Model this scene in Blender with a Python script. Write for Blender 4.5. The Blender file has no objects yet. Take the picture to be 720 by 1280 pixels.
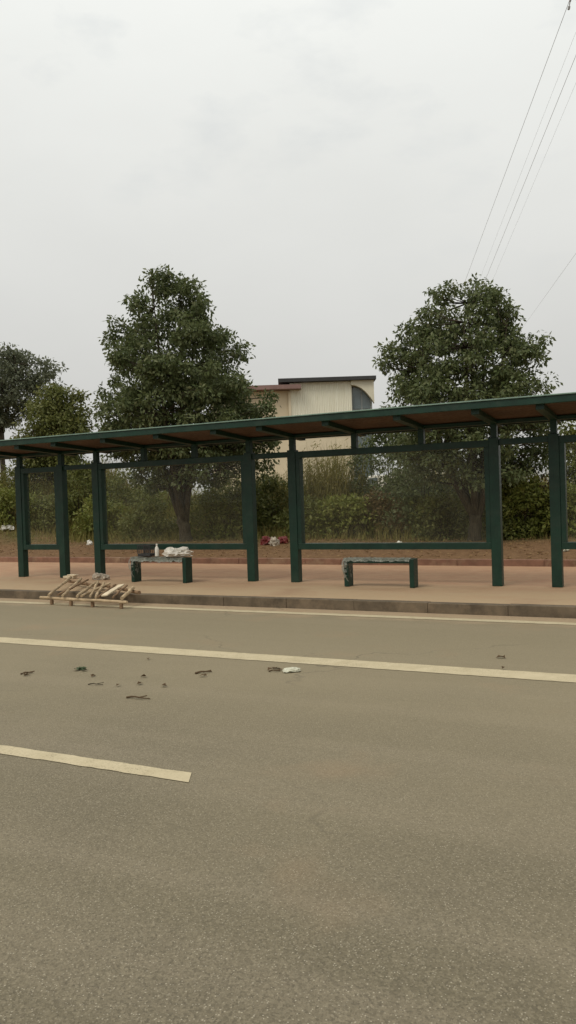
import bpy, bmesh, math, random
import numpy as np
from mathutils import Vector, Matrix
random.seed(7); RNG = np.random.default_rng(11)
SC = bpy.context.scene
COL = SC.collection

# ------------------------------------------------------------------ camera
YAW, PITCH, ROLL, FPX, EYE = 0.46371, -0.01620, 0.03213, 1006.5, 1.5
fwd = np.array([-math.sin(YAW)*math.cos(PITCH), math.cos(YAW)*math.cos(PITCH), math.sin(PITCH)])
rt0 = np.array([math.cos(YAW), math.sin(YAW), 0.0]); up0 = np.cross(rt0, fwd)
RT = rt0*math.cos(ROLL) - up0*math.sin(ROLL); UP = rt0*math.sin(ROLL) + up0*math.cos(ROLL)
CAMP = np.array([0, 0, EYE])
def ray(px, py): return fwd + RT*(px-360)/FPX - UP*(py-640)/FPX
def atY(px, py, Y):
    d = ray(px, py); return CAMP + d*(Y/d[1])
def atZ(px, py, Z):
    d = ray(px, py); return CAMP + d*((Z-EYE)/d[2])
def atD(px, py, D):      # D metres along the horizontal view axis
    return CAMP + ray(px, py)*D

cd = bpy.data.cameras.new('camera'); cam = bpy.data.objects.new('camera', cd); COL.objects.link(cam)
m = Matrix.Identity(4)
for i in range(3):
    m[i][0] = RT[i]; m[i][1] = UP[i]; m[i][2] = -fwd[i]; m[i][3] = CAMP[i]
cam.matrix_world = m
cd.sensor_fit = 'AUTO'; cd.sensor_width = 36; cd.lens = FPX/1280*36
cd.clip_start = 0.1; cd.clip_end = 4000
SC.camera = cam

# ------------------------------------------------------------------ helpers
def tag(o, label=None, cat=None, group=None, kind=None):
    if label: o['label'] = label
    if cat: o['category'] = cat
    if group: o['group'] = group
    if kind: o['kind'] = kind
    return o
def empty(name, loc, label=None, cat=None, group=None):
    o = bpy.data.objects.new(name, None); COL.objects.link(o); o.location = loc
    o.empty_display_size = .2
    return tag(o, label, cat, group)
class MB:
    """collects shapes into one mesh"""
    def __init__(s): s.v = []; s.f = []; s.mi = []
    def add(s, v, f, mi=0):
        b = len(s.v); s.v += [tuple(map(float, p)) for p in v]; s.f += [tuple(i+b for i in q) for q in f]; s.mi += [mi]*len(f)
    def box(s, x0, x1, y0, y1, z0, z1, mi=0):
        s.add([(x0,y0,z0),(x1,y0,z0),(x1,y1,z0),(x0,y1,z0),(x0,y0,z1),(x1,y0,z1),(x1,y1,z1),(x0,y1,z1)],
              [(0,3,2,1),(4,5,6,7),(0,1,5,4),(1,2,6,5),(2,3,7,6),(3,0,4,7)], mi)
    def bar(s, a, b, w, h, roll=0., mi=0, jit=0., seg=1):
        a = Vector(a); b = Vector(b); d = (b-a).normalized()
        u = Vector((0,0,1)) if abs(d.z) < .95 else Vector((0,1,0))
        sx = d.cross(u).normalized(); sz = sx.cross(d)
        sx, sz = sx*math.cos(roll)+sz*math.sin(roll), sz*math.cos(roll)-sx*math.sin(roll)
        vs = []; fs = []
        for k in range(seg+1):
            c = a.lerp(b, k/seg)
            if 0 < k < seg or jit: c = c + Vector((random.uniform(-jit,jit), random.uniform(-jit,jit), random.uniform(-jit,jit)))
            q = 1+random.uniform(-jit, jit)*4
            for (p, r) in ((-1,-1),(1,-1),(1,1),(-1,1)): vs.append(c + sx*p*w/2*q + sz*r*h/2*q)
        for k in range(seg):
            for j in range(4):
                fs.append((k*4+j, k*4+(j+1)%4, k*4+4+(j+1)%4, k*4+4+j))
        fs += [(3,2,1,0), tuple(seg*4+j for j in range(4))]
        s.add(vs, fs, mi)
    def tube(s, pts, rad, n=7, mi=0):
        pts = [Vector(p) for p in pts]
        if not hasattr(rad, '__len__'): rad = [rad]*len(pts)
        vs = []; fs = []; ref = Vector((.3,.9,.2)).normalized()
        for i, p in enumerate(pts):
            d = (pts[min(i+1,len(pts)-1)] - pts[max(i-1,0)]).normalized()
            a = d.cross(ref)
            if a.length < .05: a = d.cross(Vector((1,0,0)))
            a.normalize(); b = d.cross(a)
            for k in range(n):
                t = 2*math.pi*k/n; vs.append(p + (a*math.cos(t)+b*math.sin(t))*rad[i])
        for i in range(len(pts)-1):
            for k in range(n): fs.append((i*n+k, i*n+(k+1)%n, i*n+n+(k+1)%n, i*n+n+k))
        fs.append(tuple(range(n))[::-1]); fs.append(tuple((len(pts)-1)*n+k for k in range(n)))
        s.add(vs, fs, mi)
    def lathe(s, prof, c=(0,0,0), n=14, mi=0):
        vs = []; fs = []
        for (r, z) in prof:
            for k in range(n):
                t = 2*math.pi*k/n; vs.append((c[0]+r*math.cos(t), c[1]+r*math.sin(t), c[2]+z))
        for i in range(len(prof)-1):
            for k in range(n): fs.append((i*n+k, i*n+(k+1)%n, i*n+n+(k+1)%n, i*n+n+k))
        fs.append(tuple(range(n))[::-1]); fs.append(tuple((len(prof)-1)*n+k for k in range(n)))
        s.add(vs, fs, mi)
    def build(s, name, mat, parent=None, bevel=0, smooth=False, origin=None):
        me = bpy.data.meshes.new(name)
        v = s.v
        if origin is not None: v = [(p[0]-origin[0], p[1]-origin[1], p[2]-origin[2]) for p in v]
        me.from_pydata(v, [], s.f)
        for q in (mat if isinstance(mat, (list, tuple)) else [mat]): me.materials.append(q)
        me.polygons.foreach_set('material_index', s.mi)
        if smooth: me.polygons.foreach_set('use_smooth', [True]*len(me.polygons))
        me.update()
        o = bpy.data.objects.new(name, me); COL.objects.link(o)
        if origin is not None: o.location = origin
        if parent is not None: o.parent = parent
        if bevel:
            b = o.modifiers.new('bevel', 'BEVEL'); b.width = bevel; b.segments = 2; b.limit_method = 'ANGLE'
        return o
def np_mesh(name, V, F, mat, parent=None, nper=4, origin=None):
    """V (n,3), F (m,k) index arrays -> one mesh"""
    me = bpy.data.meshes.new(name)
    if origin is not None: V = V - np.asarray(origin)
    me.vertices.add(len(V)); me.vertices.foreach_set('co', V.astype(np.float32).ravel())
    k = F.shape[1]
    me.loops.add(F.size); me.loops.foreach_set('vertex_index', F.astype(np.int32).ravel())
    me.polygons.add(len(F)); me.polygons.foreach_set('loop_start', np.arange(0, F.size, k, dtype=np.int32))
    me.polygons.foreach_set('loop_total', np.full(len(F), k, dtype=np.int32))
    me.materials.append(mat); me.update(calc_edges=True); me.validate()
    o = bpy.data.objects.new(name, me); COL.objects.link(o)
    if origin is not None: o.location = origin
    if parent is not None: o.parent = parent
    return o

# ------------------------------------------------------------------ materials
def new_mat(name):
    mt = bpy.data.materials.new(name); mt.use_nodes = True
    nt = mt.node_tree; nt.nodes.clear()
    return mt, nt
class N:
    def __init__(s, nt): s.nt = nt
    def __call__(s, t, ins=None, **kw):
        n = s.nt.nodes.new(t)
        for k, v in kw.items(): setattr(n, k, v)
        for k, v in (ins or {}).items():
            if isinstance(v, bpy.types.NodeSocket): s.nt.links.new(v, n.inputs[k])
            else: n.inputs[k].default_value = v
        return n
    def link(s, a, b): s.nt.links.new(a, b)
def c4(c): return (c[0], c[1], c[2], 1)
def mixc(n, fac, a, b, blend='MIX'):
    q = n('ShaderNodeMix', data_type='RGBA', blend_type=blend)
    for i, v in ((0, fac), (6, a), (7, b)):
        if isinstance(v, bpy.types.NodeSocket): n.link(v, q.inputs[i])
        else: q.inputs[i].default_value = v if i == 0 else c4(v)
    return q.outputs[2]
def ramp(n, fac, lo, hi, v0=0., v1=1.):
    q = n('ShaderNodeMapRange', {0: fac, 1: lo, 2: hi, 3: v0, 4: v1}); q.clamp = True
    return q.outputs[0]
def noise(n, vec, scale, detail=4, rough=.55, w=None):
    q = n('ShaderNodeTexNoise', {'Scale': scale, 'Detail': detail, 'Roughness': rough})
    if vec is not None: n.link(vec, q.inputs['Vector'])
    return q.outputs[0]
def finish(n, col, rough=.6, bump=None, bstr=.3, bdist=.01, spec=.5, metal=0., extra=None):
    p = n('ShaderNodeBsdfPrincipled', {'Metallic': metal, 'Specular IOR Level': spec})
    for k, v in (('Base Color', col), ('Roughness', rough)):
        if isinstance(v, bpy.types.NodeSocket): n.link(v, p.inputs[k])
        else: p.inputs[k].default_value = c4(v) if k == 'Base Color' else v
    if bump is not None:
        b = n('ShaderNodeBump', {'Height': bump, 'Strength': bstr, 'Distance': bdist}); n.link(b.outputs[0], p.inputs['Normal'])
    o = n('ShaderNodeOutputMaterial'); n.link(p.outputs[0] if extra is None else extra(p.outputs[0]), o.inputs[0])
    return p
def pos(n): return n('ShaderNodeNewGeometry').outputs['Position']

def plain(name, col, rough=.6, var=.25, scale=9., spec=.5, metal=0., bstr=.15, dirt=None, dirtamt=.5):
    mt, nt = new_mat(name); n = N(nt)
    oc = n('ShaderNodeTexCoord').outputs['Object']
    a = noise(n, oc, scale, 5, .6); b = noise(n, oc, scale*7, 3)
    lo = tuple(x*(1-var) for x in col); hi = tuple(min(1, x*(1+var)) for x in col)
    c = mixc(n, ramp(n, a, .3, .7), lo, hi)
    if dirt:
        c = mixc(n, ramp(n, noise(n, oc, scale*.6, 6, .7), .5, .75, 0, dirtamt), c, dirt)
    finish(n, c, ramp(n, b, .3, .7, max(.02, rough-.1), min(1, rough+.1)), b, bstr, .004, spec, metal)
    return mt

def mat_asphalt():
    mt, nt = new_mat('asphalt'); n = N(nt); P = pos(n)
    big = noise(n, P, .35, 5, .6); mid = noise(n, P, 2.3, 5, .6)
    st = n('ShaderNodeMapping', {'Vector': P, 'Scale': (.06, 1.1, 1)}).outputs[0]
    streak = noise(n, st, 1.6, 4, .6)
    c = mixc(n, ramp(n, big, .3, .7), (.122,.103,.065), (.160,.135,.086))
    c = mixc(n, ramp(n, streak, .42, .68, 0, .6), c, (.225,.187,.130))
    c = mixc(n, ramp(n, mid, .5, .8, 0, .5), c, (.130,.108,.072))
    # stones of the wearing course
    v = n('ShaderNodeTexVoronoi', {'Vector': P, 'Scale': 125.}); sep = n('ShaderNodeSeparateColor', {0: v.outputs['Color']})
    dist = v.outputs['Distance']
    v2 = n('ShaderNodeTexVoronoi', {'Vector': P, 'Scale': 120.}); sep2 = n('ShaderNodeSeparateColor', {0: v2.outputs['Color']})
    inside = ramp(n, dist, .25, .42, 1, 0)
    lightst = n('ShaderNodeMath', {0: inside, 1: ramp(n, sep.outputs[0], .74, .95)}, operation='MULTIPLY').outputs[0]
    darkst = n('ShaderNodeMath', {0: inside, 1: ramp(n, sep.outputs[1], .74, .86)}, operation='MULTIPLY').outputs[0]
    c = mixc(n, ramp(n, sep2.outputs[0], .3, 1, 0, .55), c, (.072,.061,.040))
    c = mixc(n, ramp(n, sep2.outputs[1], .4, 1, 0, .35), c, (.31,.265,.18))
    lf = n('ShaderNodeMath', {0: lightst, 1: .75}, operation='MULTIPLY').outputs[0]
    df = n('ShaderNodeMath', {0: darkst, 1: .45}, operation='MULTIPLY').outputs[0]
    c = mixc(n, df, c, (.05,.043,.032))
    c = mixc(n, lf, c, (.46,.41,.31))
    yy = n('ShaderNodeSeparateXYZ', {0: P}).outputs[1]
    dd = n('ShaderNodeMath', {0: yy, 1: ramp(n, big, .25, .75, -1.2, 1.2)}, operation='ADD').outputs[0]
    c = mixc(n, ramp(n, dd, 1.6, 6.0, .0, .62), c, (.262,.215,.130))  # paler towards the kerb: sheen and vignetting painted into the colour, with some dust
    # sand and dust towards the kerb, reddish soil stains
    y = n('ShaderNodeSeparateXYZ', {0: P}).outputs[1]
    nz = n('ShaderNodeMath', {0: y, 1: n('ShaderNodeMath', {0: mid, 1: .9}, operation='MULTIPLY').outputs[0]}, operation='ADD').outputs[0]
    c = mixc(n, ramp(n, nz, 9.55, 10.1, 0, .85), c, (.37,.27,.17))
    c = mixc(n, ramp(n, noise(n, P, .9, 3), .58, .78, 0, .4), c, (.30,.20,.115))
    # fine cracks
    cr = n('ShaderNodeTexVoronoi', {'Vector': n('ShaderNodeVectorMath', {0: P, 1: n('ShaderNodeVectorMath', {0: n('ShaderNodeTexNoise', {'Vector': P, 'Scale': 1.4, 'Detail': 4.}).outputs[1], 3: .9}, operation='SCALE').outputs[0]}, operation='ADD').outputs[0], 'Scale': .33}, feature='DISTANCE_TO_EDGE').outputs[0]
    c = mixc(n, n('ShaderNodeMath', {0: ramp(n, cr, 0, .006, .45, 0), 1: ramp(n, big, .5, .6)}, operation='MULTIPLY').outputs[0], c, (.05,.042,.03))
    h = n('ShaderNodeMath', {0: n('ShaderNodeMath', {0: dist, 1: -1.}, operation='MULTIPLY').outputs[0], 1: noise(n, P, 260, 2)}, operation='ADD').outputs[0]
    finish(n, c, .82, h, .55, .006, .35)
    return mt
def mat_line():
    mt, nt = new_mat('road_paint'); n = N(nt); P = pos(n)
    a = noise(n, P, 5, 6, .7); b = noise(n, P, 85, 3, .6)
    c = mixc(n, ramp(n, a, .35, .7), (.43,.36,.225), (.53,.45,.295))
    w = n('ShaderNodeMath', {0: ramp(n, b, .52, .68), 1: ramp(n, noise(n, P, 2.2, 5, .7), .35, .62)}, operation='MULTIPLY').outputs[0]
    c = mixc(n, n('ShaderNodeMath', {0: w, 1: .9}, operation='MULTIPLY').outputs[0], c, (.24,.20,.125))
    finish(n, c, .7, b, .4, .003, .35)
    return mt
def mat_pavers():
    mt, nt = new_mat('red_pavers'); n = N(nt); P = pos(n)
    br = n('ShaderNodeTexBrick', {'Vector': P, 'Scale': 1., 'Mortar Size': .006, 'Mortar Smooth': .2, 'Bias': 0., 'Brick Width': .22, 'Row Height': .11,
            'Color1': c4((.31,.15,.082)), 'Color2': c4((.37,.20,.115)), 'Mortar': c4((.27,.18,.105))})
    c = br.outputs[0]
    y = n('ShaderNodeSeparateXYZ', {0: P}).outputs[1]
    mid = noise(n, n('ShaderNodeMapping', {'Vector': P, 'Scale': (.5, 1.6, 1)}).outputs[0], 1.1, 6, .65)
    dust = n('ShaderNodeMath', {0: y, 1: ramp(n, mid, .2, .8, -1.0, 1.0)}, operation='ADD').outputs[0]
    c = mixc(n, ramp(n, dust, 10.7, 12.6, .92, .25), c, (.395,.29,.175))
    c = mixc(n, ramp(n, noise(n, P, 3.1, 6, .7), .52, .72, 0, .5), c, (.39,.26,.15))
    c = mixc(n, ramp(n, noise(n, P, .8, 4), .55, .75, 0, .35), c, (.22,.10,.06))
    finish(n, c, .85, n('ShaderNodeMath', {0: br.outputs[1], 1: noise(n, P, 60, 3)}, operation='SUBTRACT').outputs[0], .3, .004, .3)
    return mt
def mat_ground():
    mt, nt = new_mat('dry_earth'); n = N(nt); P = pos(n)
    a = noise(n, P, .5, 6, .65); b = noise(n, P, 6, 6, .7); d = noise(n, P, 45, 4, .7)
    c = mixc(n, ramp(n, b, .35, .7), (.125,.066,.030), (.20,.115,.055))
    c = mixc(n, ramp(n, d, .55, .7, 0, .6), c, (.33,.23,.12))
    y = n('ShaderNodeSeparateXYZ', {0: P}).outputs[1]
    g = n('ShaderNodeMath', {0: ramp(n, y, 17.6, 19.6), 1: ramp(n, a, .38, .6)}, operation='MULTIPLY').outputs[0]
    c = mixc(n, g, c, (.085,.075,.026))
    finish(n, c, .95, d, .8, .03, .2)
    return mt
def leaf_mat(name, cols, trans=.3, rough=.5, patch=.9):
    mt, nt = new_mat(name); n = N(nt)
    g = n('ShaderNodeNewGeometry'); r = g.outputs['Random Per Island']
    cr = n('ShaderNodeValToRGB', {0: r}); el = cr.color_ramp.elements
    el[0].position = 0; el[0].color = c4(cols[0]); el[1].position = 1; el[1].color = c4(cols[-1])
    for i, cc in enumerate(cols[1:-1]):
        e = el.new((i+1)/(len(cols)-1)); e.color = c4(cc)
    c = mixc(n, ramp(n, noise(n, g.outputs['Position'], patch, 2), .35, .65, 0, .55), cr.outputs[0], cols[len(cols)//2])
    p = n('ShaderNodeBsdfPrincipled', {'Roughness': rough, 'Specular IOR Level': .22}); n.link(c, p.inputs['Base Color'])
    t = n('ShaderNodeBsdfTranslucent'); n.link(c, t.inputs[0])
    ms = n('ShaderNodeMixShader', {0: trans}); n.link(p.outputs[0], ms.inputs[1]); n.link(t.outputs[0], ms.inputs[2])
    o = n('ShaderNodeOutputMaterial'); n.link(ms.outputs[0], o.inputs[0])
    return mt
def mat_bark():
    mt, nt = new_mat('bark'); n = N(nt); oc = n('ShaderNodeTexCoord').outputs['Object']
    s = n('ShaderNodeMapping', {'Vector': oc, 'Scale': (1, 1, .2)}).outputs[0]
    a = noise(n, s, 22, 6, .7)
    c = mixc(n, ramp(n, a, .35, .65), (.028,.023,.015), (.085,.068,.045))
    finish(n, c, .9, a, .9, .02, .2); return mt
def mat_glass():
    mt, nt = new_mat('dusty_glass'); n = N(nt); oc = n('ShaderNodeTexCoord').outputs['Object']
    tr = n('ShaderNodeBsdfTransparent', {0: (.95,.96,.93,1)}); gl = n('ShaderNodeBsdfGlossy', {'Color': (.9,.9,.9,1), 'Roughness': .03})
    fr = n('ShaderNodeFresnel', {0: 1.2})
    m1 = n('ShaderNodeMixShader'); n.link(fr.outputs[0], m1.inputs[0]); n.link(tr.outputs[0], m1.inputs[1]); n.link(gl.outputs[0], m1.inputs[2])
    df = n('ShaderNodeBsdfDiffuse', {'Color': (.42,.40,.30,1)})
    d = ramp(n, noise(n, oc, 2.2, 6, .7), .3, .75, .04, .10)
    m2 = n('ShaderNodeMixShader', {0: d}); n.link(m1.outputs[0], m2.inputs[1]); n.link(df.outputs[0], m2.inputs[2])
    o = n('ShaderNodeOutputMaterial'); n.link(m2.outputs[0], o.inputs[0]); return mt
def mat_film(name, col, op=.6):
    mt, nt = new_mat(name); n = N(nt); oc = n('ShaderNodeTexCoord').outputs['Object']
    tr = n('ShaderNodeBsdfTransparent', {0: (.9,.9,.9,1)})
    p = n('ShaderNodeBsdfPrincipled', {'Base Color': c4(col), 'Roughness': .28, 'Specular IOR Level': .6})
    bm = n('ShaderNodeBump', {'Height': noise(n, oc, 28, 4, .6), 'Strength': .8, 'Distance': .02}); n.link(bm.outputs[0], p.inputs['Normal'])
    ms = n('ShaderNodeMixShader', {0: ramp(n, noise(n, oc, 11, 4, .6), .3, .7, op-.25, min(1, op+.25))}); n.link(tr.outputs[0], ms.inputs[1]); n.link(p.outputs[0], ms.inputs[2])
    o = n('ShaderNodeOutputMaterial'); n.link(ms.outputs[0], o.inputs[0]); return mt
def mat_corrugated():
    mt, nt = new_mat('corrugated_cladding'); n = N(nt); oc = n('ShaderNodeTexCoord').outputs['Object']
    s = n('ShaderNodeMapping', {'Vector': oc, 'Scale': (3., 3., .12)}).outputs[0]
    c = mixc(n, ramp(n, noise(n, s, 2.2, 5, .6), .3, .7), (.72,.69,.55), (.80,.78,.65))
    finish(n, c, .6, None); return mt

M = {
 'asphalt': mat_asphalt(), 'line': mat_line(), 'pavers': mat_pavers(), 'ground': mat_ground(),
 'kerb': plain('kerb_stone', (.115,.088,.058), .85, .35, 5, .3, dirt=(.30,.215,.135), dirtamt=.45),
 'kerb_back': plain('red_kerb_stone', (.20,.105,.068), .85, .35, 3, .3, dirt=(.33,.24,.15), dirtamt=.8),
 'green': plain('green_painted_steel', (.0028,.026,.0142), .45, .25, 6, .38, dirt=(.035,.050,.034), dirtamt=.45),
 'lip': plain('roof_edge_metal', (.16,.24,.19), .45, .25, 8, .5),
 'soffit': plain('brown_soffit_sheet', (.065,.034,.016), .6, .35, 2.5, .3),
 'roof_top': plain('roof_sheet', (.10,.13,.11), .6, .3, 3, .4),
 'glass': mat_glass(),
 'film': mat_film('grey_plastic_film', (.25,.26,.215), .6), 'bag': mat_film('white_plastic_bag', (.72,.68,.60), .88),
 'white': plain('white_plastic', (.68,.65,.58), .5, .15, 20), 'red': plain('red_plastic', (.13,.014,.012), .5, .3, 12),
 'black': plain('black_plastic', (.018,.018,.018), .5, .3, 12),
 'rag': plain('grey_rag', (.36,.31,.24), .85, .4, 14),
 'paper': plain('crumpled_paper', (.50,.49,.38), .8, .2, 30),
 'wood': plain('weathered_timber', (.40,.30,.185), .9, .35, 7, .2, bstr=.5, dirt=(.20,.135,.075), dirtamt=.8),
 'wood_pale': plain('pale_timber', (.60,.50,.35), .85, .2, 9, .25, bstr=.4),
 'wood_dark': plain('brown_timber', (.22,.14,.08), .9, .35, 9, .25, bstr=.5),
 'bark': mat_bark(),
 'leaf': leaf_mat('broad_leaf', [(.055,.074,.026),(.092,.120,.043),(.130,.155,.062),(.19,.20,.10)], .36, .5),
 'leaf_far': leaf_mat('hazed_leaf', [(.10,.115,.07),(.14,.155,.095),(.18,.195,.125)], .36, .55),  # distance haze put into the leaf colour as a paler grey green
 'leaf_mid': leaf_mat('olive_leaf', [(.085,.102,.027),(.135,.148,.040),(.19,.185,.06)], .36, .5),
 'leaf_yel': leaf_mat('yellow_green_leaf', [(.11,.13,.025),(.17,.19,.04),(.23,.215,.06)], .35, .5),
 'leaf_red': leaf_mat('russet_leaf', [(.115,.085,.03),(.15,.09,.036),(.10,.10,.03)], .3, .5),
 'grass': leaf_mat('tall_grass_blade', [(.14,.135,.030),(.195,.178,.044),(.26,.21,.07),(.105,.13,.03)], .3, .6, .6),
 'straw': leaf_mat('straw', [(.19,.115,.05),(.25,.16,.07),(.12,.065,.028)], .2, .7),
 'litter_leaf': leaf_mat('dead_leaf', [(.06,.044,.022),(.10,.062,.03),(.045,.038,.022)], .1, .7),
 'litter_green': leaf_mat('fresh_leaf', [(.025,.05,.018),(.05,.075,.03)], .1, .6),
 'clad': mat_corrugated(),
 'render': plain('cream_render', (.66,.57,.41), .85, .10, .5, .25, dirt=(.38,.31,.20), dirtamt=.4),
 'render2': plain('tan_render', (.66,.56,.39), .85, .10, .5, .25),
 'eave': plain('pink_eave', (.24,.145,.125), .7, .2, 2), 'darkroof': plain('dark_roof_edge', (.03,.03,.03), .6, .3, 2),
 'archw': plain('pale_arch', (.62,.58,.45), .7, .1, 1),
 'bglass': plain('blue_grey_glazing', (.12,.15,.155), .2, .3, .5, .6, bstr=0), 'mull': plain('grey_mullion', (.26,.28,.27), .5, .2, 2),
 'wallp': plain('pale_wall', (.48,.46,.40), .85, .15, .6, .25), 'cable': plain('cable', (.33,.33,.33), .6, .1, 2),
}

# ------------------------------------------------------------------ setting
KZ = .13; YK = 9.85; YB = 15.12; YP = 11.92
def grid_sheet(name, xs, ys, zf, mat):
    V = []; F = []
    for y in ys:
        for x in xs: V.append((x, y, zf(x, y)))
    nx = len(xs)
    for j in range(len(ys)-1):
        for i in range(nx-1): F.append((j*nx+i, j*nx+i+1, j*nx+nx+i+1, j*nx+nx+i))
    b = MB(); b.add(V, F); return b.build(name, mat, smooth=True)
def hsh(x, y): return math.sin(x*1.7+.3*y)*math.cos(y*1.3-.4*x)*.5 + math.sin(x*.61-y*.9+1)*.5
def gz(x, y):
    if y < YB+.05: return -.06
    t = min(1, max(0, (y-YB-.1)/4)); z = .21 + .16*t + .05*hsh(x, y)*min(1, (y-YB)*2)
    z += .9*min(1, max(0, (y-22)/6))**1.5 if y < 60 else .9
    z += 1.35*math.exp(-((x+23.5)/3.2)**2)*min(1, max(0, (y-17.5)/4))*math.exp(-max(0, y-24)/12)
    return z
xs = [-900,-400,-200,-120,-80,-60,-50] + [-42+.6*i for i in range(86)] + [12,16,25,40,80,150,400,900]
ys = [-500,-100,-30,-10,5,12,YB+.049,YB+.06] + [YB+.3+.45*i for i in range(34)] + [32,36,42,50,62,80,120,200,400,900,1800]
tag(grid_sheet('ground', xs, ys, gz, M['ground']), kind='structure')
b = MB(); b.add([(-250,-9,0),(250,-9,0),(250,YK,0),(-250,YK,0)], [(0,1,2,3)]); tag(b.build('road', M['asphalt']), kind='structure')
# far pavement on the camera's side is behind the lens; the far side one carries the shelter
b = MB(); b.add([(-250,YK+.16,KZ-.004),(250,YK+.16,KZ-.004),(250,YB,KZ-.004),(-250,YB,KZ-.004)], [(0,1,2,3)])
tag(b.build('sidewalk', M['pavers']), kind='structure')
def stones(name, y0, y1, z0, z1, L, mat, x0=-60, x1=25):
    b = MB(); x = x0; b.box(-250, x0-.01, y0, y1, z0, z1); b.box(x1+.01+L, 250, y0, y1, z0, z1)
    while x < x1:
        dy = random.uniform(-.006,.006); dz = random.uniform(-.004,.004)
        b.box(x+.0015, x+L-.0015, y0+dy, y1+dy, z0, z1+dz); x += L
    return tag(b.build(name, mat, bevel=.006), kind='structure')
stones('kerb', YK, YK+.16, -.05, KZ, 1.0, M['kerb'])
stones('back_kerb', YB, YB+.12, .0, .245, .8, M['kerb_back'])
def line(y0, y1, x0, x1, name='lane_marking', slant=0):
    b = MB(); n = max(2, int(min(900, (x1-x0)/.06)))
    V = []; F = []
    X = [x0+(x1-x0)*i/n for i in range(n+1)]
    for i, x in enumerate(X):
        e = slant if i == n else 0
        V += [(x+e, y0+random.uniform(-.005,.005), .004), (x, y1+random.uniform(-.005,.005), .004)]
    for i in range(n): F.append((2*i, 2*i+2, 2*i+3, 2*i+1))
    b.add(V, F); return tag(b.build(name, M['line']), kind='structure')
line(9.35, 9.51, -60, 12, 'edge_marking'); line(6.55, 6.83, -40, 8)
pe = atZ(232, 971, 0); line(3.57, 3.70, pe[0]-6, pe[0], slant=.07); line(3.57, 3.70, pe[0]-21, pe[0]-15)
line(3.57, 3.70, pe[0]+9, pe[0]+15)

# ------------------------------------------------------------------ bus shelter
PX = [-11.87, -10.80, -9.94, -6.66, -5.84, -2.55, -1.71, -.64]
CX = (PX[0]+PX[-1])/2
O = Vector((CX, YP, KZ))
sh = empty('bus_shelter', O, 'long dark green steel bus shelter with glass panels and sloping roof on the sidewalk', 'bus shelter')
def sbuild(b, name, mat, parent=sh, bevel=.006, off=O):
    bb = MB(); bb.v = [(p[0]-off[0], p[1]-off[1], p[2]-off[2]) for p in b.v]; bb.f = b.f; bb.mi = b.mi
    return bb.build(name, mat, parent, bevel)
PW = .145
for x in PX:
    b = MB(); b.box(x-PW/2, x+PW/2, YP-.07, YP+.07, KZ-.002, 2.30); sbuild(b, 'post', M['green'])
Y1, ZF = 10.75, 2.625       # front soffit edge
Y2, ZB = 12.35, 2.53
def zs(y): return ZF + (ZB-ZF)*(y-Y1)/(Y2-Y1)
XL, XR = -13.1, .6
mids = []
for a, c in ((2,3),(4,5)):
    mids += [PX[a]+(PX[c]-PX[a])*t for t in (1/3, 2/3)]
for x in PX+mids:
    b = MB(); b.box(x-.045, x+.045, YP-.045, YP+.045, 2.285 if x in PX else 2.27, zs(YP)-.058); sbuild(b, 'roof_strut', M['green'], bevel=.004)
    h = .055       # rafter follows the slope
    b = MB(); w = .055; y0, y1 = Y1+.03, Y2-.03
    b.add([(x-w,y0,zs(y0)-.075),(x+w,y0,zs(y0)-.075),(x+w,y1,zs(y1)-h),(x-w,y1,zs(y1)-h),(x-w,y0,zs(y0)+.002),(x+w,y0,zs(y0)+.002),(x+w,y1,zs(y1)+.002),(x-w,y1,zs(y1)+.002)],
          [(0,3,2,1),(4,5,6,7),(0,1,5,4),(1,2,6,5),(2,3,7,6),(3,0,4,7)]); sbuild(b, 'rafter', M['green'], bevel=.004)
b = MB(); b.box(XL+.05, XR-.05, YP-.055, YP+.055, zs(YP)-.06, zs(YP)-.004); sbuild(b, 'roof_beam', M['green'])
b = MB()
b.add([(XL,Y1,zs(Y1)),(XR,Y1,zs(Y1)),(XR,Y2,zs(Y2)),(XL,Y2,zs(Y2)),(XL,Y1,zs(Y1)+.05),(XR,Y1,zs(Y1)+.05),(XR,Y2,zs(Y2)+.05),(XL,Y2,zs(Y2)+.05)],
      [(4,5,6,7),(0,1,5,4),(1,2,6,5),(2,3,7,6),(3,0,4,7)], 0)
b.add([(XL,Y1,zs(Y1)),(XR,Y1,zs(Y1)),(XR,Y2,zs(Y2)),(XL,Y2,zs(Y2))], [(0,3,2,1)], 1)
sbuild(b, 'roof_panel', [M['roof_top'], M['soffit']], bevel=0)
b = MB(); b.box(XL-.01, XR+.01, Y1-.055, Y1-.002, ZF-.012, ZF+.082); fa = sbuild(b, 'fascia', M['green'])
b = MB(); b.box(XL-.015, XR+.015, Y1-.075, Y1+.10, ZF+.0835, ZF+.100)
sbuild(b, 'drip_edge', M['lip'], bevel=.003)
b = MB(); b.box(XL-.01, XR+.01, Y2+.002, Y2+.05, ZB-.02, ZB+.09); sbuild(b, 'fascia', M['green'])
for s in (0, 1):
    x = XL-.03 if s == 0 else XR+.002
    b = MB(); b.add([(x,Y1,zs(Y1)-.01),(x+.028,Y1,zs(Y1)-.01),(x+.028,Y2,zs(Y2)-.01),(x,Y2,zs(Y2)-.01),(x,Y1,zs(Y1)+.08),(x+.028,Y1,zs(Y1)+.08),(x+.028,Y2,zs(Y2)+.08),(x,Y2,zs(Y2)+.08)],
      [(0,3,2,1),(4,5,6,7),(0,1,5,4),(1,2,6,5),(2,3,7,6),(3,0,4,7)]); sbuild(b, 'roof_end_trim', M['green'], bevel=.003)
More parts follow.
